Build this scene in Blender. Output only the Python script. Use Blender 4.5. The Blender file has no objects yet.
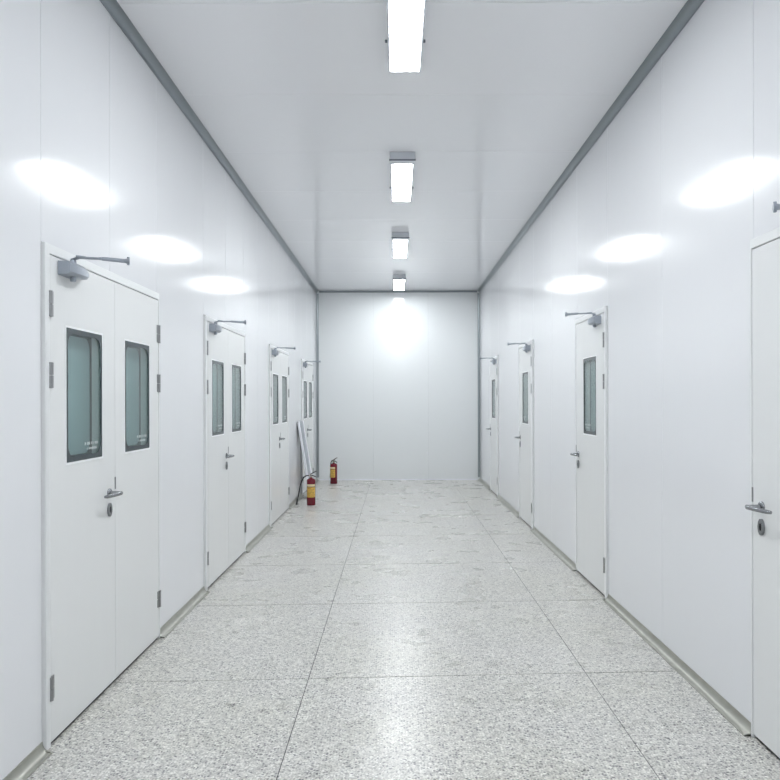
import bpy, bmesh, math, random
from mathutils import Vector, Matrix
random.seed(7)
S = bpy.context.scene
C = S.collection
PI = math.pi

# ---------------------------------------------------------------- measures (metres; corridor runs along +Y)
CAM_H = 1.4695
XL, XR = -1.49, 1.565          # faces of the side walls
YB, YF = -3.2, 13.79           # wall behind the camera, far end wall
ZC = CAM_H + 2.075             # ceiling

# ---------------------------------------------------------------- camera, world, exposure
cam_data = bpy.data.cameras.new('camera'); cam = bpy.data.objects.new('camera', cam_data); C.objects.link(cam)
cam.location = (0, 0, CAM_H); cam.rotation_euler = (PI/2, math.radians(0.14), 0)
cam_data.sensor_width = 36; cam_data.lens = 736*36/780
cam_data.shift_x = -6.3/780; cam_data.shift_y = 11.5/780
cam_data.clip_start = 0.02
S.camera = cam
W = bpy.data.worlds.new('world'); S.world = W; W.use_nodes = True
W.node_tree.nodes['Background'].inputs[0].default_value = (0.8, 0.9, 1, 1)
W.node_tree.nodes['Background'].inputs[1].default_value = 0.02
S.view_settings.view_transform = 'Standard'; S.view_settings.look = 'None'
S.view_settings.gamma = 1; S.view_settings.use_curve_mapping = False
S.view_settings.exposure = 0.46
LAMP_POWER = 36.0
LAMP_COLOUR = (0.945, 0.98, 1.0)

# ---------------------------------------------------------------- materials
def mat(name, col, rough=0.5, metal=0.0, spec=0.5, bump=None, emit=None, var=None):
    m = bpy.data.materials.new(name); m.use_nodes = True
    nt = m.node_tree; b = nt.nodes['Principled BSDF']
    b.inputs['Base Color'].default_value = (*col, 1); b.inputs['Roughness'].default_value = rough
    b.inputs['Metallic'].default_value = metal; b.inputs['Specular IOR Level'].default_value = spec
    if emit:
        b.inputs['Emission Color'].default_value = (*emit[0], 1); b.inputs['Emission Strength'].default_value = emit[1]
    tc = nt.nodes.new('ShaderNodeTexCoord')
    if var:                                           # (scale, amount) gentle unevenness of the coat
        n = nt.nodes.new('ShaderNodeTexNoise'); n.inputs['Scale'].default_value = var[0]; n.inputs['Detail'].default_value = 3
        r = nt.nodes.new('ShaderNodeMapRange'); r.inputs['From Min'].default_value = .3; r.inputs['From Max'].default_value = .7
        r.inputs['To Min'].default_value = 1-var[1]; r.inputs['To Max'].default_value = 1+var[1]*.3
        x = nt.nodes.new('ShaderNodeMix'); x.data_type = 'RGBA'; x.blend_type = 'MULTIPLY'; x.inputs[0].default_value = 1
        x.inputs[6].default_value = (*col, 1)
        nt.links.new(tc.outputs['Object'], n.inputs['Vector']); nt.links.new(n.outputs['Fac'], r.inputs['Value'])
        nt.links.new(r.outputs['Result'], x.inputs[7]); nt.links.new(x.outputs[2], b.inputs['Base Color'])
    if bump:                                          # (scale xyz, strength, distance)
        mp = nt.nodes.new('ShaderNodeMapping'); mp.inputs['Scale'].default_value = bump[0]
        n = nt.nodes.new('ShaderNodeTexNoise'); n.inputs['Scale'].default_value = 1; n.inputs['Detail'].default_value = 2
        bu = nt.nodes.new('ShaderNodeBump'); bu.inputs['Strength'].default_value = bump[1]; bu.inputs['Distance'].default_value = bump[2]
        nt.links.new(tc.outputs['Object'], mp.inputs['Vector']); nt.links.new(mp.outputs[0], n.inputs['Vector'])
        nt.links.new(n.outputs['Fac'], bu.inputs['Height']); nt.links.new(bu.outputs[0], b.inputs['Normal'])
    return m

M = {}
M['panel'] = mat('white_coated_steel', (.85, .86, .885), .135, bump=((6, 6, 1.0), .13, .003))
M['ceil'] = mat('ceiling_coated_steel', (.92, .925, .955), .10, bump=((1.0, 5, 5), .10, .003))
M['endp'] = mat('end_wall_coated_steel', (.85, .875, .885), .10, bump=((6, 6, 1.2), .06, .003))
M['back'] = mat('panel_core', (.55, .57, .6), .8)
M['leaf'] = mat('door_enamel', (.83, .84, .84), .24, bump=((8, 8, 2), .25, .003))
M['frame'] = mat('door_frame_enamel', (.82, .835, .84), .28)
M['alu'] = mat('anodised_aluminium', (.34, .37, .385), .33, 1.0)
M['cove'] = mat('ceiling_cove_aluminium', (.27, .30, .32), .36, .6)
M['base'] = mat('skirting_aluminium', (.42, .42, .375), .36, .55, var=(14, .12))
M['steel'] = mat('satin_steel', (.30, .31, .325), .22, 1.0)
M['hinge'] = mat('hinge_steel', (.34, .345, .35), .38, 1.0)
M['closer'] = mat('closer_silver_paint', (.38, .415, .47), .32, .6)
M['rubber'] = mat('black_rubber_and_gap_shade', (.018, .018, .02), .5)  # rubber parts, and the painted shade under the door leaves
M['dark'] = mat('dark_slot', (.02, .022, .025), .6)
M['frit'] = mat('dark_glass_border', (.022, .040, .048), .1)
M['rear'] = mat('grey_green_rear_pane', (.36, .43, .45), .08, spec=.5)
M['gasket'] = mat('white_gasket', (.86, .87, .88), .4)
M['etch'] = mat('white_etching', (.75, .8, .8), .5)
M['lampbody'] = mat('lamp_body_paint', (.70, .73, .78), .35)
M['lampseam'] = mat('lamp_seam_metal', (.22, .24, .28), .4, .6)
M['red'] = mat('dark_red_paint', (.17, .008, .022), .25)
M['yellow'] = mat('yellow_label', (.80, .50, .10), .5)
M['cream'] = mat('cream_label', (.85, .72, .45), .5)
M['ink'] = mat('label_ink', (.10, .04, .03), .6)
M['white'] = mat('white_plastic', (.86, .87, .92), .35)
M['greyp'] = mat('grey_film', (.36, .38, .43), .4)
M['brass'] = mat('valve_metal', (.55, .50, .42), .35, 1.0)

def glass_mat():
    m = bpy.data.materials.new('clear_glass'); m.use_nodes = True; nt = m.node_tree; nt.nodes.clear()
    o = nt.nodes.new('ShaderNodeOutputMaterial'); mx = nt.nodes.new('ShaderNodeMixShader')
    t = nt.nodes.new('ShaderNodeBsdfTransparent'); t.inputs[0].default_value = (.86, .93, .92, 1)
    g = nt.nodes.new('ShaderNodeBsdfGlossy'); g.inputs['Roughness'].default_value = .03
    # Schlick reflectance from the angle of incidence, the same for both faces of a thin pane
    ge = nt.nodes.new('ShaderNodeNewGeometry'); dt = nt.nodes.new('ShaderNodeVectorMath'); dt.operation = 'DOT_PRODUCT'
    nt.links.new(ge.outputs['Normal'], dt.inputs[0]); nt.links.new(ge.outputs['Incoming'], dt.inputs[1])
    def ma(op, a, b_):
        q = nt.nodes.new('ShaderNodeMath'); q.operation = op; q.use_clamp = op == 'SUBTRACT'
        for i_, v_ in enumerate((a, b_)):
            if v_ is None: continue
            if isinstance(v_, (int, float)): q.inputs[i_].default_value = v_
            else: nt.links.new(v_, q.inputs[i_])
        return q.outputs[0]
    f = ma('ADD', ma('MULTIPLY', ma('POWER', ma('SUBTRACT', 1.0, ma('ABSOLUTE', dt.outputs['Value'], None)), 5.0), .95), .045)
    nt.links.new(f, mx.inputs[0]); nt.links.new(t.outputs[0], mx.inputs[1]); nt.links.new(g.outputs[0], mx.inputs[2])
    nt.links.new(mx.outputs[0], o.inputs[0]); return m
M['glass'] = glass_mat()

def emit_mat():
    m = bpy.data.materials.new('lit_diffuser'); m.use_nodes = True; nt = m.node_tree; nt.nodes.clear()
    o = nt.nodes.new('ShaderNodeOutputMaterial'); e = nt.nodes.new('ShaderNodeEmission')
    e.inputs[0].default_value = (*LAMP_COLOUR, 1); e.inputs[1].default_value = LAMP_POWER
    nt.links.new(e.outputs[0], o.inputs[0]); return m
M['lit'] = emit_mat()

def terrazzo():
    m = bpy.data.materials.new('terrazzo'); m.use_nodes = True; nt = m.node_tree; N = nt.nodes.new; L = nt.links.new
    b = nt.nodes['Principled BSDF']
    tc = N('ShaderNodeTexCoord')
    nz = N('ShaderNodeTexNoise'); nz.inputs['Scale'].default_value = 60; nz.inputs['Detail'].default_value = 2
    L(tc.outputs['Object'], nz.inputs['Vector'])
    mad = N('ShaderNodeVectorMath'); mad.operation = 'MULTIPLY_ADD'; mad.inputs[1].default_value = (.012, .012, .012)
    L(nz.outputs['Color'], mad.inputs[0]); L(tc.outputs['Object'], mad.inputs[2])
    v = N('ShaderNodeTexVoronoi'); v.inputs['Scale'].default_value = 80; L(mad.outputs[0], v.inputs['Vector'])
    v2 = N('ShaderNodeTexVoronoi'); v2.inputs['Scale'].default_value = 150; L(mad.outputs[0], v2.inputs['Vector'])
    sep = N('ShaderNodeSeparateColor'); L(v.outputs['Color'], sep.inputs[0])
    cr = N('ShaderNodeValToRGB'); e = cr.color_ramp; e.interpolation = 'LINEAR'
    e.elements[0].position = 0; e.elements[0].color = (.13, .13, .15, 1)
    e.elements[1].position = 1; e.elements[1].color = (.95, .95, .94, 1)
    for p, c in ((.16, (.15, .15, .16)), (.30, (.33, .325, .32)), (.5, (.50, .49, .48)), (.72, (.66, .655, .64)), (.88, (.90, .90, .89))):
        q = e.elements.new(p); q.color = (*c, 1)
    L(sep.outputs[0], cr.inputs[0])
    sep2 = N('ShaderNodeSeparateColor'); L(v2.outputs['Color'], sep2.inputs[0])
    cr2 = N('ShaderNodeValToRGB'); e = cr2.color_ramp
    e.elements[0].position = 0; e.elements[0].color = (.40, .40, .395, 1); e.elements[1].position = 1; e.elements[1].color = (.86, .86, .84, 1)
    L(sep2.outputs[1], cr2.inputs[0])
    # cement matrix shows between the chips
    st = N('ShaderNodeMapRange'); st.inputs['From Min'].default_value = .30; st.inputs['From Max'].default_value = .55
    L(v.outputs['Distance'], st.inputs['Value'])
    mx = N('ShaderNodeMix'); mx.data_type = 'RGBA'; L(st.outputs[0], mx.inputs[0]); L(cr.outputs[0], mx.inputs[6]); L(cr2.outputs[0], mx.inputs[7])
    # broad patchiness: yellowish worn patches
    n3 = N('ShaderNodeTexNoise'); n3.inputs['Scale'].default_value = 1.3; n3.inputs['Detail'].default_value = 4
    L(tc.outputs['Object'], n3.inputs['Vector'])
    r3 = N('ShaderNodeValToRGB'); e = r3.color_ramp
    e.elements[0].position = .35; e.elements[0].color = (.975, .962, .91, 1); e.elements[1].position = .62; e.elements[1].color = (1, .985, .96, 1)
    L(n3.outputs['Fac'], r3.inputs[0])
    m2 = N('ShaderNodeMix'); m2.data_type = 'RGBA'; m2.blend_type = 'MULTIPLY'; m2.inputs[0].default_value = 1
    L(mx.outputs[2], m2.inputs[6]); L(r3.outputs[0], m2.inputs[7]); L(m2.outputs[2], b.inputs['Base Color'])
    n4 = N('ShaderNodeTexNoise'); n4.inputs['Scale'].default_value = 2.6; n4.inputs['Detail'].default_value = 3; L(tc.outputs['Object'], n4.inputs['Vector'])
    r4 = N('ShaderNodeMapRange'); r4.inputs['To Min'].default_value = .20; r4.inputs['To Max'].default_value = .38; L(n4.outputs['Fac'], r4.inputs['Value'])
    L(r4.outputs[0], b.inputs['Roughness'])
    n5 = N('ShaderNodeTexNoise'); n5.inputs['Scale'].default_value = 45; L(tc.outputs['Object'], n5.inputs['Vector'])
    bu = N('ShaderNodeBump'); bu.inputs['Strength'].default_value = .12; bu.inputs['Distance'].default_value = .003
    L(n5.outputs['Fac'], bu.inputs['Height']); L(bu.outputs[0], b.inputs['Normal'])
    return m
M['terrazzo'] = terrazzo()
M['screed'] = mat('joint_cement', (.07, .072, .075), .8)

# ---------------------------------------------------------------- mesh helpers
def mesh(name, bm, m, parent=None, loc=None, smooth=None, kind=None, label=None, bevel=0):
    bmesh.ops.recalc_face_normals(bm, faces=bm.faces)
    me = bpy.data.meshes.new(name); bm.to_mesh(me); bm.free()
    me.materials.append(M[m] if isinstance(m, str) else m)
    o = bpy.data.objects.new(name, me); C.objects.link(o)
    if loc: o.location = loc
    if parent: o.parent = parent
    if smooth:
        for p in me.polygons: p.use_smooth = True
        try: me.set_sharp_from_angle(angle=math.radians(smooth))
        except Exception: pass
    if bevel:
        b = o.modifiers.new('bevel', 'BEVEL'); b.width = bevel; b.segments = 2; b.limit_method = 'ANGLE'
    if kind: o['kind'] = kind
    if label: o['label'] = label
    return o
def tag(o, label, cat, group=None, kind=None):
    o['label'] = label; o['category'] = cat
    if group: o['group'] = group
    if kind: o['kind'] = kind
    return o
def empty(name, loc, **k):
    o = bpy.data.objects.new(name, None); C.objects.link(o); o.location = loc; o.empty_display_size = .1
    return tag(o, **k) if k else o
def box(bm, x0, x1, y0, y1, z0, z1):
    v = [bm.verts.new((x, y, z)) for x in (x0, x1) for y in (y0, y1) for z in (z0, z1)]
    for f in ((0,1,3,2), (4,6,7,5), (0,4,5,1), (2,3,7,6), (0,2,6,4), (1,5,7,3)): bm.faces.new([v[i] for i in f])
    return v
def prism(bm, pts, axis_from, axis_to, place):
    """pts: closed 2-D outline; place(a, b, t) -> 3-D"""
    A = [bm.verts.new(place(a, b, axis_from)) for a, b in pts]; B = [bm.verts.new(place(a, b, axis_to)) for a, b in pts]
    n = len(pts)
    for i in range(n): bm.faces.new((A[i], A[(i+1) % n], B[(i+1) % n], B[i]))
    bm.faces.new(A); bm.faces.new(list(reversed(B)))
def ring_plate(bm, outer, inner, place, t0, t1):
    """plate between outlines with equal point counts"""
    n = len(outer); L_ = []
    for t in (t0, t1):
        L_.append(([bm.verts.new(place(a, b, t)) for a, b in outer], [bm.verts.new(place(a, b, t)) for a, b in inner]))
    (o0, i0), (o1, i1) = L_
    for k in range(n):
        j = (k+1) % n
        bm.faces.new((o0[k], o0[j], i0[j], i0[k])); bm.faces.new((o1[k], i1[k], i1[j], o1[j]))
        bm.faces.new((o0[k], o1[k], o1[j], o0[j])); bm.faces.new((i0[k], i0[j], i1[j], i1[k]))
def lathe(bm, prof, frame, seg=20, cap=True):
    """prof: (r, h); frame = (origin, axis)"""
    o, ax = Vector(frame[0]), Vector(frame[1]).normalized()
    a = ax.orthogonal().normalized(); b = ax.cross(a)
    rings = []
    for r, h in prof:
        rings.append([bm.verts.new(o + ax*h + (a*math.cos(2*PI*k/seg) + b*math.sin(2*PI*k/seg))*max(r, 1e-4)) for k in range(seg)])
    for p, q in zip(rings, rings[1:]):
        for k in range(seg): bm.faces.new((p[k], p[(k+1) % seg], q[(k+1) % seg], q[k]))
    if cap: bm.faces.new(list(reversed(rings[0]))); bm.faces.new(rings[-1])
def tube(bm, pts, rad, seg=10, flat=1.0):
    pts = [Vector(p) for p in pts]; n = len(pts); rad = rad if isinstance(rad, (list, tuple)) else [rad]*n
    up = Vector((0, 0, 1)); rings = []
    for i, p in enumerate(pts):
        t = (pts[min(i+1, n-1)] - pts[max(i-1, 0)]).normalized()
        a = t.cross(up)
        if a.length < .05: a = t.cross(Vector((0, 1, 0)))
        a.normalize(); b = t.cross(a).normalized()
        rings.append([bm.verts.new(p + a*math.cos(2*PI*k/seg)*rad[i] + b*math.sin(2*PI*k/seg)*rad[i]*flat) for k in range(seg)])
    for p, q in zip(rings, rings[1:]):
        for k in range(seg): bm.faces.new((p[k], p[(k+1) % seg], q[(k+1) % seg], q[k]))
    bm.faces.new(list(reversed(rings[0]))); bm.faces.new(rings[-1])
def rrect(u0, u1, z0, z1, r, seg=6):
    out = []
    for cx, cz, a0 in ((u1-r, z1-r, 0), (u0+r, z1-r, 90), (u0+r, z0+r, 180), (u1-r, z0+r, 270)):
        for k in range(seg+1):
            a = math.radians(a0 + 90*k/seg); out.append((cx + r*math.cos(a), cz + r*math.sin(a)))
    return out
def square_like(u0, u1, z0, z1, seg=6):
    out = []
    for cx, cz in ((u1, z1), (u0, z1), (u0, z0), (u1, z0)):
        out += [(cx, cz)]*(seg+1)
    # spread the repeated corner points slightly so that no edge has zero length
    res = []
    for i, (u, z) in enumerate(out):
        k = i % (seg+1); q = i//(seg+1); d = (k - seg/2)*.0006
        res.append(((u - max(d, 0)) if q == 0 else (u + min(d, 0)*-1 if q == 1 and d < 0 else u) if q == 1 else u, z))
    return out if False else res
def near_square(u0, u1, z0, z1, seg=6): return rrect(u0, u1, z0, z1, .004, seg)

def copy_tree(o, parent=None):
    c = o.copy(); C.objects.link(c); c.parent = parent
    for ch in list(o.children): copy_tree(ch, c)
    return c

# ---------------------------------------------------------------- where things stand along the corridor
LD = [3.09, 5.69, 8.60, 11.53]; LW = 1.49       # near edges of the double doors on the left
RD = [2.30, 5.44, 8.38, 11.26]; RW = 0.92       # near edges of the single doors on the right
LTOP, RTOP = 2.145, 2.172                       # tops of the frames

# ---------------------------------------------------------------- floor
bm = bmesh.new(); box(bm, XL-.12, XR+.12, YB-.1, YF+.1, -.08, -.0025)
floor = mesh('floor', bm, 'screed'); tag(floor, 'pale grey speckled terrazzo corridor floor with thin dark joints', 'floor', kind='structure')
SK = .048
ys = [-3.4, -1.87, -.42, 1.03, 2.48, 3.93, 5.37, 6.66, 8.08, 9.5, 10.95, 12.4, 14.1]
xs = [XL-.06, -.47, 1.02, XR+.06]
g = .0022
for i in range(len(ys)-1):
    for j in range(3):
        xa, xb = xs[j] + (g if j else 0), xs[j+1] - (g if j < 2 else 0)
        ya = lambda x: max(ys[i] + SK*x + .0032, YB-.05)
        yb = lambda x: min(ys[i+1] + SK*x - .0032, YF+.05)
        bm = bmesh.new()
        prism(bm, [(xa, ya(xa)), (xb, ya(xb)), (xb, yb(xb)), (xa, yb(xa))], -.0025, random.uniform(-.0003, .0), lambda a, b, t: (a, b, t))
        mesh('terrazzo_slab', bm, 'terrazzo', floor)

# ---------------------------------------------------------------- panelled side walls
def side_wall(name, xw, s, joints, doors, dw, top, label):
    bm = bmesh.new(); xs_ = sorted((xw - s*.056, xw - s*.12)); box(bm, xs_[0], xs_[1], YB-.1, YF+.1, 0, ZC+.05)
    w = mesh(name, bm, 'back'); tag(w, label, 'wall', kind='structure')
    for a, b in zip(joints, joints[1:]):
        mid = (a+b)/2
        z0 = 0.001
        for d in doors:
            if d < mid < d+dw: z0 = top + .002
        bm = bmesh.new(); X = sorted((xw - s*.055, xw)); box(bm, X[0], X[1], a+.0012, b-.0012, z0, ZC-.004)
        mesh('wall_panel', bm, 'panel', w, bevel=.0016)
    return w
lj = [YB, -2.3, -1.2, -.1, 1.0, 2.05]
rj = [YB, -2.0, -.9, .2, 1.25]
for i, d in enumerate(LD): lj += [d, d+LW/2, d+LW]
lj += [7.18+.72, 10.09+.72, YF]
for d in RD: rj += [d, d+RW]
rj += [4.33, 7.42, YF]; 
lj = sorted(set(round(v, 3) for v in lj)); rj = sorted(set(round(v, 3) for v in rj))
wall_left = side_wall('wall_left', XL, 1, lj, LD, LW, LTOP, 'glossy white panelled wall with four double doors, left of the corridor')
wall_right = side_wall('wall_right', XR, -1, rj, RD, RW, RTOP, 'glossy white panelled wall with single doors, right of the corridor')

# end walls
def end_wall(name, y, s, label):
    bm = bmesh.new(); Y = sorted((y + s*.03, y + s*.1)); box(bm, XL-.12, XR+.12, Y[0], Y[1], 0, ZC+.05)
    w = mesh(name, bm, 'back'); tag(w, label, 'wall', kind='structure')
    for a, b in ((XL-.02, -.43), (-.43, .60), (.60, XR+.02)):
        bm = bmesh.new(); Y = sorted((y, y + s*.03)); box(bm, a+.0004, b-.0004, Y[0], Y[1], .001, ZC-.004)
        mesh('wall_panel', bm, 'endp', w, bevel=.0004)
    return w
wall_far = end_wall('wall_far', YF, 1, 'plain white panelled wall closing the far end of the corridor')
wall_near = end_wall('wall_near', YB, -1, 'plain white panelled wall behind the viewer')
bm = bmesh.new(); lathe(bm, [(.013, 0), (.013, .004), (.009, .008)], ((.575, YF, .505), (0, -1, 0)), 14)
mesh('screw_cap', bm, 'white', wall_far, smooth=40)
bm = bmesh.new(); box(bm, -.10, .12, YF-.0012, YF+.001, 1.396, 1.4)
mesh('scratch', bm, 'panel', wall_far)

# ceiling
bm = bmesh.new(); box(bm, XL-.12, XR+.12, YB-.1, YF+.1, ZC+.04, ZC+.1)
ceiling = mesh('ceiling', bm, 'back'); tag(ceiling, 'glossy white ceiling of wide crosswise panels with a row of lamps', 'ceiling', kind='structure')
k0 = 3.83 - 1.145*6
cj = [YB-.02] + [k0 + 1.145*k for k in range(0, 16) if YB+.1 < k0+1.145*k < YF-.1] + [YF+.02]
for a, b in zip(cj, cj[1:]):
    bm = bmesh.new(); box(bm, XL-.05, XR+.05, a+.001, b-.001, ZC, ZC+.04)
    mesh('ceiling_panel', bm, 'ceil', ceiling, bevel=.0014)

# ---------------------------------------------------------------- cove trims, skirtings
def cove_profile(r, th=.003, n=7, lip=.006):
    """concave quarter between two faces meeting at (0,0); a,b = distances from the faces"""
    pts = [(0, r+lip), (th, r+lip)]
    for k in range(n+1):
        a = PI/2*k/n; pts.append((r+th - r*math.cos(a), r+th - r*math.sin(a)))
    pts += [(r+lip, th), (r+lip, 0), (0, 0)]
    return pts
def cove(name, r, a, b, place, m, parent=None, **k):
    bm = bmesh.new(); prism(bm, cove_profile(r, **k), a, b, place); return mesh(name, bm, m, parent, smooth=35)
t = cove('trim_1', .044, YB, YF, lambda a, b, t: (XL+a, t, ZC-b), 'cove')
tag(t, 'grey aluminium cove strip between left wall and ceiling', 'trim', kind='structure')
t = cove('trim_2', .044, YB, YF, lambda a, b, t: (XR-a, t, ZC-b), 'cove')
tag(t, 'grey aluminium cove strip between right wall and ceiling', 'trim', kind='structure')
t = cove('trim_3', .028, XL+.05, XR-.05, lambda a, b, t: (t, YF-a, ZC-b), 'cove')
tag(t, 'thin grey aluminium cove strip along the top of the end wall', 'trim', kind='structure')
t = cove('trim_4', .034, 0.05, ZC-.05, lambda a, b, t: (XL+a, YF-b, t), 'alu')
tag(t, 'upright aluminium corner strip at left of the end wall', 'trim', kind='structure')
t = cove('trim_5', .034, 0.05, ZC-.05, lambda a, b, t: (XR-a, YF-b, t), 'alu')
tag(t, 'upright aluminium corner strip at right of the end wall', 'trim', kind='structure')

def skirting(name, xw, s, doors, dw, label):
    root = empty(name, (xw, YB, 0), label=label, cat='baseboard', kind='structure')
    e = [YB]
    for d in doors: e += [d-.002, d+dw+.002]
    e.append(YF)
    for a, b in zip(e[::2], e[1::2]):
        bm = bmesh.new(); prism(bm, cove_profile(.038, .003, 6, .008), a-YB, b-YB, lambda p, q, t: (s*p, t, q))
        for yy in (a-YB, b-YB):                      # rounded plastic stop on each end
            if .1 < yy < YF-YB-.1:
                q0 = yy - .012 if yy == b-YB else yy
                prism(bm, [(0, 0)] + [(.048*math.cos(PI/2*k/7), .048*math.sin(PI/2*k/7)) for k in range(8)], q0, q0+.012, lambda p, q, t: (s*p, t, q*.25))
        mesh('skirting_length', bm, 'base', root, smooth=35)
    return root
skirting('baseboard_left', XL, 1, LD, LW, 'grey aluminium coved skirting along foot of left wall, broken at doors')
skirting('baseboard_right', XR, -1, RD, RW, 'grey aluminium coved skirting along foot of right wall, broken at doors')
t = cove('baseboard_far', .012, XL+.05, XR-.05, lambda a, b, t: (t, YF-a, b), 'white'); tag(t, 'thin aluminium skirting along foot of the end wall', 'baseboard', kind='structure')

# ---------------------------------------------------------------- doors
def build_door(name, xw, s, y0, width, top, leaves, label, hz):
    """leaves: list of (u0, u1, hinge_side) ; u runs away from the camera, n into the corridor"""
    root = empty(name, (xw, y0, 0), label=label, cat='door', kind='structure')
    P = lambda u, z, n: (s*n, u, z)
    fw, fn = .042, .018
    bm = bmesh.new()
    outer = [(0, .001), (fw, .001), (fw, top-fw), (width-.014, top-fw), (width-.014, .001), (width, .001), (width, top), (0, top)]
    prism(bm, outer, -.05, fn, P)
    mesh('door_frame', bm, 'frame', root, bevel=.004)
    n0, n1 = -.042, .0145
    for li, (u0, u1, hs, win, main) in enumerate(leaves):
        z0, z1 = .020, top-fw-.004
        w0, w1, wz0, wz1 = win
        bm = bmesh.new()
        us, zs = [u0, w0, w1, u1], [z0, wz0, wz1, z1]
        V = {(i, j, k): bm.verts.new(P(us[i], zs[j], (n0, n1)[k])) for i in range(4) for j in range(4) for k in range(2)}
        for i in range(3):
            for j in range(3):
                if (i, j) == (1, 1): continue
                for k in range(2): bm.faces.new([V[a, b, k] for a, b in ((i, j), (i+1, j), (i+1, j+1), (i, j+1))])
        for i in range(3):
            for j in (0, 3): bm.faces.new([V[i, j, 0], V[i+1, j, 0], V[i+1, j, 1], V[i, j, 1]])
            for j in (0, 3): bm.faces.new([V[j, i, 0], V[j, i+1, 0], V[j, i+1, 1], V[j, i, 1]])
        for j in (1, 2):
            bm.faces.new([V[1, j, 0], V[2, j, 0], V[2, j, 1], V[1, j, 1]]); bm.faces.new([V[j, 1, 0], V[j, 2, 0], V[j, 2, 1], V[j, 1, 1]])
        leaf = mesh('door_leaf', bm, 'leaf', root)
        bm = bmesh.new(); box(bm, *sorted((s*(n0+.002), s*(n1-.012))), u0+.002, u1-.002, .001, z0)  # black filler paints the shade of the open gap below the leaf
        mesh('gap_shade', bm, 'rubber', leaf, label='black strip standing in for the dark gap under the leaf')
        # vision panel
        bm = bmesh.new(); ring_plate(bm, near_square(w0-.006, w1+.006, wz0-.006, wz1+.006), near_square(w0+.003, w1-.003, wz0+.003, wz1-.003), P, n1-.001, n1+.002)
        mesh('gasket', bm, 'gasket', leaf, label='white gasket')
        bm = bmesh.new(); ring_plate(bm, near_square(w0+.002, w1-.002, wz0+.002, wz1-.002), rrect(w0+.022, w1-.022, wz0+.026, wz1-.026, .055), P, n1-.002, n1+.0008)
        mesh('glass_border', bm, 'frit', leaf, label='dark glass border with rounded opening')
        bm = bmesh.new(); box(bm, *sorted((s*(n1-.006), s*(n1-.003))), w0+.002, w1-.002, wz0+.002, wz1-.002)
        mesh('glass_pane', bm, 'glass', leaf, label='clear front glass')
        bm = bmesh.new(); ring_plate(bm, near_square(w0+.002, w1-.002, wz0+.002, wz1-.002), rrect(w0+.022, w1-.022, wz0+.026, wz1-.026, .055), P, n0+.003, n0+.005)
        mesh('glass_border', bm, 'frit', leaf)
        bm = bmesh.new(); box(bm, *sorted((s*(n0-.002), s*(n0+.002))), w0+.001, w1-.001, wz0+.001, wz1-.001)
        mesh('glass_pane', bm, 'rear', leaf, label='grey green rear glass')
        # two lines of tiny etched marks at the foot of the glass
        bm = bmesh.new(); rnd = random.Random(3)
        def row(ua, ub, z, h):
            u = ua
            while u < ub:
                w = rnd.uniform(.005, .009)
                if rnd.random() > .16:
                    box(bm, *sorted((s*(n1-.003), s*(n1-.0022))), u, u+w*.7, z, z+h)
                    box(bm, *sorted((s*(n1-.003), s*(n1-.0022))), u, u+w*.3, z-h*.2, z+h*1.2)
                u += w + .002
        e = w1-.05
        row(e-.15, e, wz0+.072, .011); row(e-.125, e-.02, wz0+.049, .008)
        mesh('etched_marking', bm, 'etch', leaf, label='two short lines of tiny white etched marks')
        # hinges
        for za, zb in hz:
            uc = u0 - .004 if hs < 0 else u1 + .004
            bm = bmesh.new()
            for a, b in ((za, (za+zb)/2-.001), ((za+zb)/2+.001, zb)):
                lathe(bm, [(.0105, 0), (.0105, b-a)], (P(uc, a, fn-.001), (0, 0, 1)), 12)
                lathe(bm, [(.0115, 0), (.0115, .006)], (P(uc, a if a == za else b-.006, fn-.001), (0, 0, 1)), 12)
                ua, ub = (uc, uc+.030) if hs < 0 else (uc-.030, uc)
                box(bm, *sorted((s*(n1-.001), s*(n1+.004))), ua, ub, a+.002, b)
            mesh('hinge', bm, 'hinge', leaf, smooth=40)
        if main:
            hd = -1 if hs < 0 else 1                 # lever points back towards the hinges
            us_ = (u1 if hs < 0 else u0)             # closing edge
            ur = us_ + hd*.082; zh = main
            bm = bmesh.new()
            lathe(bm, [(.024, 0), (.025, .004), (.022, .009), (.011, .011), (.010, .056)], (P(ur, zh, n1), (s, 0, 0)), 22)
            q = [(ur-hd*.020, .056), (ur, .062), (ur+hd*.03, .063), (ur+hd*.08, .060), (ur+hd*.135, .050), (ur+hd*.155, .042)]
            tube(bm, [P(u, zh, n1+n) for u, n in q], [.008, .0105, .010, .0095, .009, .007], 12)
            mesh('lever_handle', bm, 'steel', leaf, smooth=50, label='satin steel lever handle on round rose')
            bm = bmesh.new(); zk = zh-.085
            ring = [(math.cos(2*PI*k/20)*.024, math.sin(2*PI*k/20)*.035) for k in range(20)]
            ringi = [(math.cos(2*PI*k/20)*.009, math.sin(2*PI*k/20)*.016) for k in range(20)]
            ring_plate(bm, ring, ringi, lambda a, b, t: P(ur+a, zk+b, t), n1-.001, n1+.009)
            mesh('keyhole_escutcheon', bm, 'steel', leaf, smooth=40, label='oval steel keyhole plate')
            bm = bmesh.new(); prism(bm, [(a*.98, b*.98) for a, b in ringi], n1-.002, n1+.004, lambda a, b, t: P(ur+a, zk+b, t))
            mesh('keyhole', bm, 'dark', leaf, label='dark keyhole')
            bm = bmesh.new(); box(bm, *sorted((s*(n1-.001), s*(n1+.004))), us_-.0045, us_+.0045, zh+.012, zh+.075)
            mesh('strike_plate', bm, 'hinge', leaf, bevel=.001, label='narrow steel strip at the closing edge')
            # door closer, its arm left unhooked and standing straight out
            zt = z1-.006; ud = 1 if hs < 0 else -1
            ua = (u0 if hs < 0 else u1) + ud*.075; AX = .018 if s > 0 else 0
            bm = bmesh.new()
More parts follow.
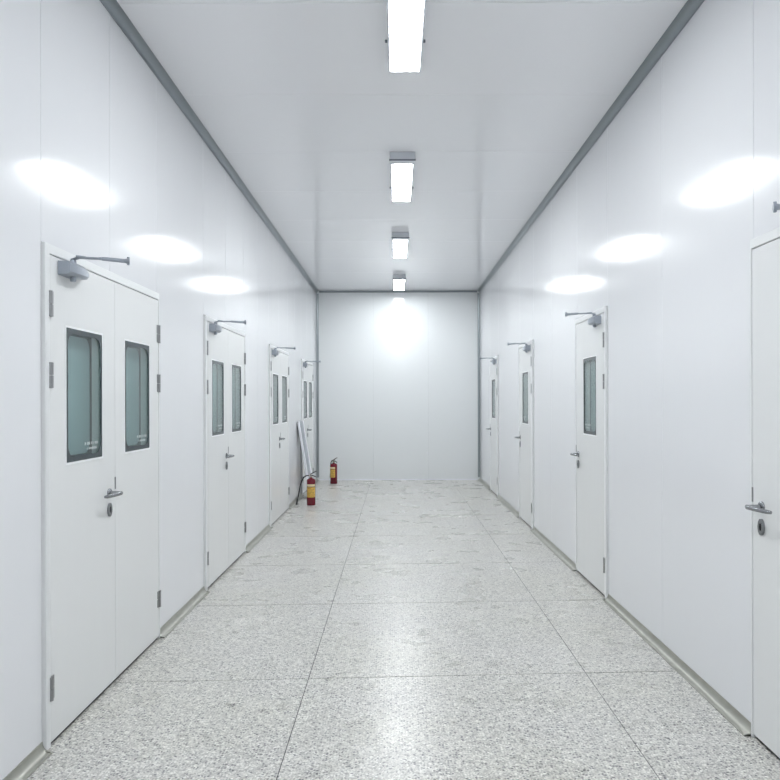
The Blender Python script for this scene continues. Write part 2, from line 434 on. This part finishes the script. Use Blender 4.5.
            box(bm, *sorted((s*n1, s*(n1+.006))), min(ua, ua+ud*.17), max(ua, ua+ud*.17), zt-.066, zt-.004)   # back plate
            # tapered body
            sec = [(0, .054, .058), (.05, .062, .060), (.15, .062, .058), (.21, .050, .040), (.235, .034, .026)]
            rings = []
            for du, dn, hh in sec:
                zc = zt-.034; c = .012
                o2 = [(0.004, -hh/2), (dn-c, -hh/2), (dn, -hh/2+c), (dn, hh/2-c), (dn-c, hh/2), (0.004, hh/2)]
                rings.append([bm.verts.new(P(ua+ud*du, zc+z, n1+n)) for n, z in o2])
            for p, q2 in zip(rings, rings[1:]):
                for k in range(6): bm.faces.new((p[k], p[(k+1) % 6], q2[(k+1) % 6], q2[k]))
            bm.faces.new(rings[0]); bm.faces.new(rings[-1])
            us2 = ua + ud*.085
            lathe(bm, [(.012, 0), (.013, .006), (.012, .022)], (P(us2, zt-.084, n1+.030), (0, 0, 1)), 14)
            lathe(bm, [(.014, 0), (.014, .016), (.010, .03)], (P(us2, zt-.010, n1+.030), (0, 0, 1)), 14)
            cl = mesh('door_closer', bm, 'closer', root, smooth=30, bevel=.0015, label='silver door closer body')
            bm = bmesh.new(); zA = zt+.016
            tube(bm, [P(us2, zA, n1+.030), P(us2-ud*.012, zA+.004, n1+.055), P(us2-ud*.02, zA+.004, n1+.07)], [.013, .011, .012], 8, .45)
            tube(bm, [P(us2-ud*.03, zA+.007, n1+.055), P(us2-ud*.012, zA+.006, n1+.09)], [.011, .009], 8, .7)
            tube(bm, [P(us2-ud*.02, zA+.004, n1+.07), P(us2+ud*.02, zA+.007, n1+.15)], [.0058, .0058], 8)
            lathe(bm, [(.009, 0), (.009, .010)], (P(us2+ud*.02, zA+.002, n1+.146), (0, 0, 1)), 12)
            tube(bm, [P(us2+ud*.02, zA+.007, n1+.15), P(us2+ud*(.038+AX), zA+.003, n1+.225+AX)], [.0085, .0095], 10)
            mesh('closer_arm', bm, 'closer', cl, smooth=40, label='silver closer arm standing straight out from the door')
            bm = bmesh.new()
            e0, e1 = (us2+ud*(.036+AX), n1+.218+AX), (us2+ud*(.044+AX), n1+.243+AX)
            tube(bm, [P(e0[0], zA+.003, e0[1]), P((e0[0]+e1[0])/2, zA+.003, (e0[1]+e1[1])/2), P(e1[0], zA+.003, e1[1])], [.010, .014, .017], 10, .8)
            lathe(bm, [(.006, 0), (.006, .036)], (P(e1[0], zA-.014, e1[1]-.006), (0, 0, 1)), 10)
            mesh('arm_shoe', bm, 'closer', cl, smooth=40)
    return root

HZ = ((1.835, 1.945), (1.53, 1.64), (.200, .300))
wl = (.196, .602, 1.195, 1.808); wr2 = (.906, 1.308, 1.195, 1.808)
ordl = ['Nearest', 'Second nearest', 'Third nearest', 'Farthest']
llab = ['white double door nearest the viewer on the left wall, glazed leaves with text marks',
        'white double door on the left wall, second from the viewer, seen obliquely',
        'white double door on the left wall, third from the viewer, before the leaning strip board',
        'white double door on the left wall beside the far corner, behind the leaning board']
d1 = build_door('door_1', XL, 1, LD[0], LW, LTOP, [(.046, .768, -1, wl, 1.003), (.771, LW-.017, 1, wr2, None)], llab[0], HZ)
for i in (1, 2, 3):
    d = copy_tree(d1); d.name = 'door_%d' % (i+1); d.location = (XL, LD[i], 0); d['label'] = llab[i]
rlab = ['white single door cut off by the right edge, only its handle side in view',
        'white single door nearest whole one on the right wall, narrow dark window',
        'white single door in the middle of the right wall, third counting from the right edge',
        'white single door on the right wall beside the far corner']
HZR = ((1.87, 1.98), (1.56, 1.67), (.19, .30))
wr = (.26, .655, 1.20, 1.82)
d5 = build_door('door_5', XR, -1, RD[0], RW, RTOP, [(.046, RW-.017, -1, wr, 1.018)], rlab[0], HZR)
for i in (1, 2, 3):
    d = copy_tree(d5); d.name = 'door_%d' % (i+5); d.location = (XR, RD[i], 0); d['label'] = rlab[i]

# ---------------------------------------------------------------- ceiling lamps
def lamp(y_far, label, grp=None):
    Ln = 1.26
    root = empty('ceiling_lamp', (.056, y_far, ZC), label=label, cat='lamp')
    if grp: root['group'] = grp
    bm = bmesh.new()                                  # housing tray, its side rims hold the diffuser
    prism(bm, [(-.102, 0), (-.102, -.030), (-.095, -.068), (-.088, -.068), (-.088, -.05), (.088, -.05), (.088, -.068), (.095, -.068), (.102, -.030), (.102, 0)], -Ln, 0, lambda a, b, t: (a, t, b))
    mesh('lamp_housing', bm, 'lampbody', root)
    bm = bmesh.new()                                  # shallow prismatic diffuser between the rims
    box(bm, -.0865, .0865, -Ln+.11, -.006, -.069, -.052)
    mesh('diffuser', bm, 'lit', root, label='bright white diffuser')
    bm = bmesh.new(); box(bm, -.105, .105, -Ln-.004, -Ln+.108, -.070, -.002)
    mesh('end_cap', bm, 'lampbody', root, bevel=.004, label='grey end cap')
    bm = bmesh.new(); box(bm, -.110, .110, -Ln-.008, -Ln+.004, -.073, -.062)
    mesh('seam_strip', bm, 'lampseam', root, label='dark metal strip across end cap')
    bm = bmesh.new(); box(bm, -.098, .098, -.006, .002, -.068, -.002)
    mesh('end_cap', bm, 'lampbody', root)
    for sx in (-1, 1):
        bm = bmesh.new(); box(bm, sx*.108-.008, sx*.108+.008, -.26, -.245, -.012, 0)
        mesh('clip', bm, 'lampseam', root)
    return root
lamp(4.48, 'large lit ceiling lamp cut off by the top edge, nearest of the row')
lamp(7.38, 'second lit ceiling lamp of the row, below the one at the top edge')
lamp(10.28, 'third lit ceiling lamp of the row, small, between two others')
lamp(13.28, 'farthest lit ceiling lamp, just above the end wall')
lamp(1.58, 'lit ceiling lamp straight above the viewer, outside the picture')
lamp(-1.32, 'lit ceiling lamp near the wall behind the viewer, outside the picture')

# ---------------------------------------------------------------- fire extinguishers
def extinguisher(loc, rot, label, hose_pts, H=.385, R=.062):
    root = empty('fire_extinguisher', loc, label=label, cat='fire extinguisher'); root.rotation_euler = (0, 0, rot)
    root['group'] = 'red fire extinguishers on the floor'
    bm = bmesh.new()
    pr = [(R*.94, 0), (R, .006), (R, H-.032)] + [(R*math.cos(PI/2*k/6)*.74 + R*.26*(1-k/6) + .001, H-.032 + .032*math.sin(PI/2*k/6)) for k in range(1, 6)] + [(.020, H), (.018, H+.012)]
    lathe(bm, pr, ((0, 0, 0), (0, 0, 1)), 28); mesh('cylinder', bm, 'red', root, smooth=50)
    def band(z0, z1, m, name, a0, a1, off, parent=root, label=None):
        bm = bmesh.new(); n = 14
        v = []
        for k in range(n+1):
            a = math.radians(a0 + (a1-a0)*k/n)
            v.append([bm.verts.new((rr*math.sin(a), -rr*math.cos(a), z)) for rr in (R+off, R-.0005) for z in (z0, z1)])
        for p, q in zip(v, v[1:]):
            for i, j in ((0, 1), (1, 3), (3, 2), (2, 0)): bm.faces.new((p[i], p[j], q[j], q[i]))
        for q in (v[0], v[-1]): bm.faces.new((q[0], q[1], q[3], q[2]))
        return mesh(name, bm, m, parent, smooth=40, label=label)
    lb = band(.115, .30, 'yellow', 'paper_label', -62, 62, .0008, label='yellow paper label')
    band(.268, .300, 'cream', 'label_heading', -60, 60, .0013, lb); band(.258, .268, 'ink', 'label_stripe', -60, 60, .0013, lb)
    bm = bmesh.new(); rnd = random.Random(5)
    for r_ in range(7):
        z = .245 - r_*.018; a = -48
        while a < 44:
            w = rnd.uniform(4, 9)
            if rnd.random() > .25:
                p = [(math.radians(a), z), (math.radians(a+w), z), (math.radians(a+w), z-.006), (math.radians(a), z-.006)]
                A = [bm.verts.new(((R+.0014)*math.sin(t), -(R+.0014)*math.cos(t), zz)) for t, zz in p]; bm.faces.new(A)
            a += w + 3
    mesh('label_print', bm, 'ink', lb)
    bm = bmesh.new()
    lathe(bm, [(.020, H+.010), (.020, H+.028), (.014, H+.032), (.014, H+.052), (.010, H+.056)], ((0, 0, 0), (0, 0, 1)), 16)
    tube(bm, [(0, 0, H+.034), (-.03, 0, H+.034)], .009, 10)
    mesh('valve', bm, 'brass', root, smooth=40, label='metal valve')
    bm = bmesh.new(); lathe(bm, [(.014, 0), (.014, .012), (.011, .014)], ((0, -.012, H+.036), (0, -1, 0)), 16)
    mesh('gauge', bm, 'steel', root, smooth=40)
    bm = bmesh.new()
    tube(bm, [(-.012, 0, H+.040), (.02, 0, H+.036), (.05, 0, H+.026), (.072, 0, H+.010)], [.011, .014, .012, .009], 8, .6)
    mesh('carrying_handle', bm, 'rubber', root, smooth=40)
    bm = bmesh.new()
    tube(bm, [(-.014, 0, H+.052), (.01, 0, H+.062), (.045, 0, H+.082), (.078, 0, H+.098)], [.011, .014, .012, .008], 8, .6)
    mesh('squeeze_lever', bm, 'rubber', root, smooth=40)
    if hose_pts:
        P_ = [Vector(p) for p in hose_pts]; out = []
        for i in range(len(P_)-1):                    # Catmull-Rom
            p0, p1, p2, p3 = P_[max(i-1, 0)], P_[i], P_[i+1], P_[min(i+2, len(P_)-1)]
            for k in range(6):
                t = k/6; out.append(.5*((2*p1) + (p2-p0)*t + (2*p0-5*p1+4*p2-p3)*t*t + (3*p1-p0-3*p2+p3)*t**3))
        out.append(P_[-1])
        bm = bmesh.new(); tube(bm, out, .0085, 10); ho = mesh('hose', bm, 'rubber', root, smooth=60, label='black rubber hose')
        d = (P_[-1]-P_[-2]).normalized()
        bm = bmesh.new(); tube(bm, [P_[-1]-d*.05, P_[-1]-d*.0, P_[-1]+d*.03], [.010, .013, .015], 12); mesh('nozzle', bm, 'rubber', ho, smooth=40)
    return root
extinguisher((-1.215, 10.47, 0), 0.12, 'red fire extinguisher with black hose splayed onto floor beside leaning board',
    [(-.03, 0, .419), (-.075, -.01, .415), (-.12, -.02, .37), (-.155, -.03, .27), (-.175, -.05, .16), (-.195, -.06, .075), (-.20, -.065, .045)])
extinguisher((-1.125, 13.2, 0), -0.6, 'red fire extinguisher farther away, in front of the end wall',
    [(-.03, 0, .419), (-.05, .0, .40), (-.07, .0, .35), (-.074, .0, .25), (-.074, .0, .14)], H=.37)

# ---------------------------------------------------------------- leaning channel board by the left wall
root = empty('leaning_board', (XL+.208, 11.0, 0), label='narrow white channel board leaning against left wall behind the near extinguisher', cat='board')
Hb, th = 1.185, math.atan2(.185, 1.16)
def lean(a, u, n):    # a up along the board, u along the corridor, n off its face
    return (-a*math.sin(th) + n*math.cos(th), u, a*math.cos(th) + n*math.sin(th) + .0)
def lbox(bm, a0, a1, u0, u1, n0, n1):
    v = [bm.verts.new(lean(a, u, n)) for a in (a0, a1) for u in (u0, u1) for n in (n0, n1)]
    for f in ((0,1,3,2), (4,6,7,5), (0,4,5,1), (2,3,7,6), (0,2,6,4), (1,5,7,3)): bm.faces.new([v[i] for i in f])
bm = bmesh.new(); lbox(bm, 0.004, Hb,   .002, .548, -.012, -.002); mesh('board_web', bm, 'greyp', root, label='grey recessed middle')
for a, b in ((0, .085), (.465, .55)):
    bm = bmesh.new(); lbox(bm, 0, Hb+.006, a, b, -.014, .012); mesh('board_flange', bm, 'white', root, bevel=.002, label='white raised edge')
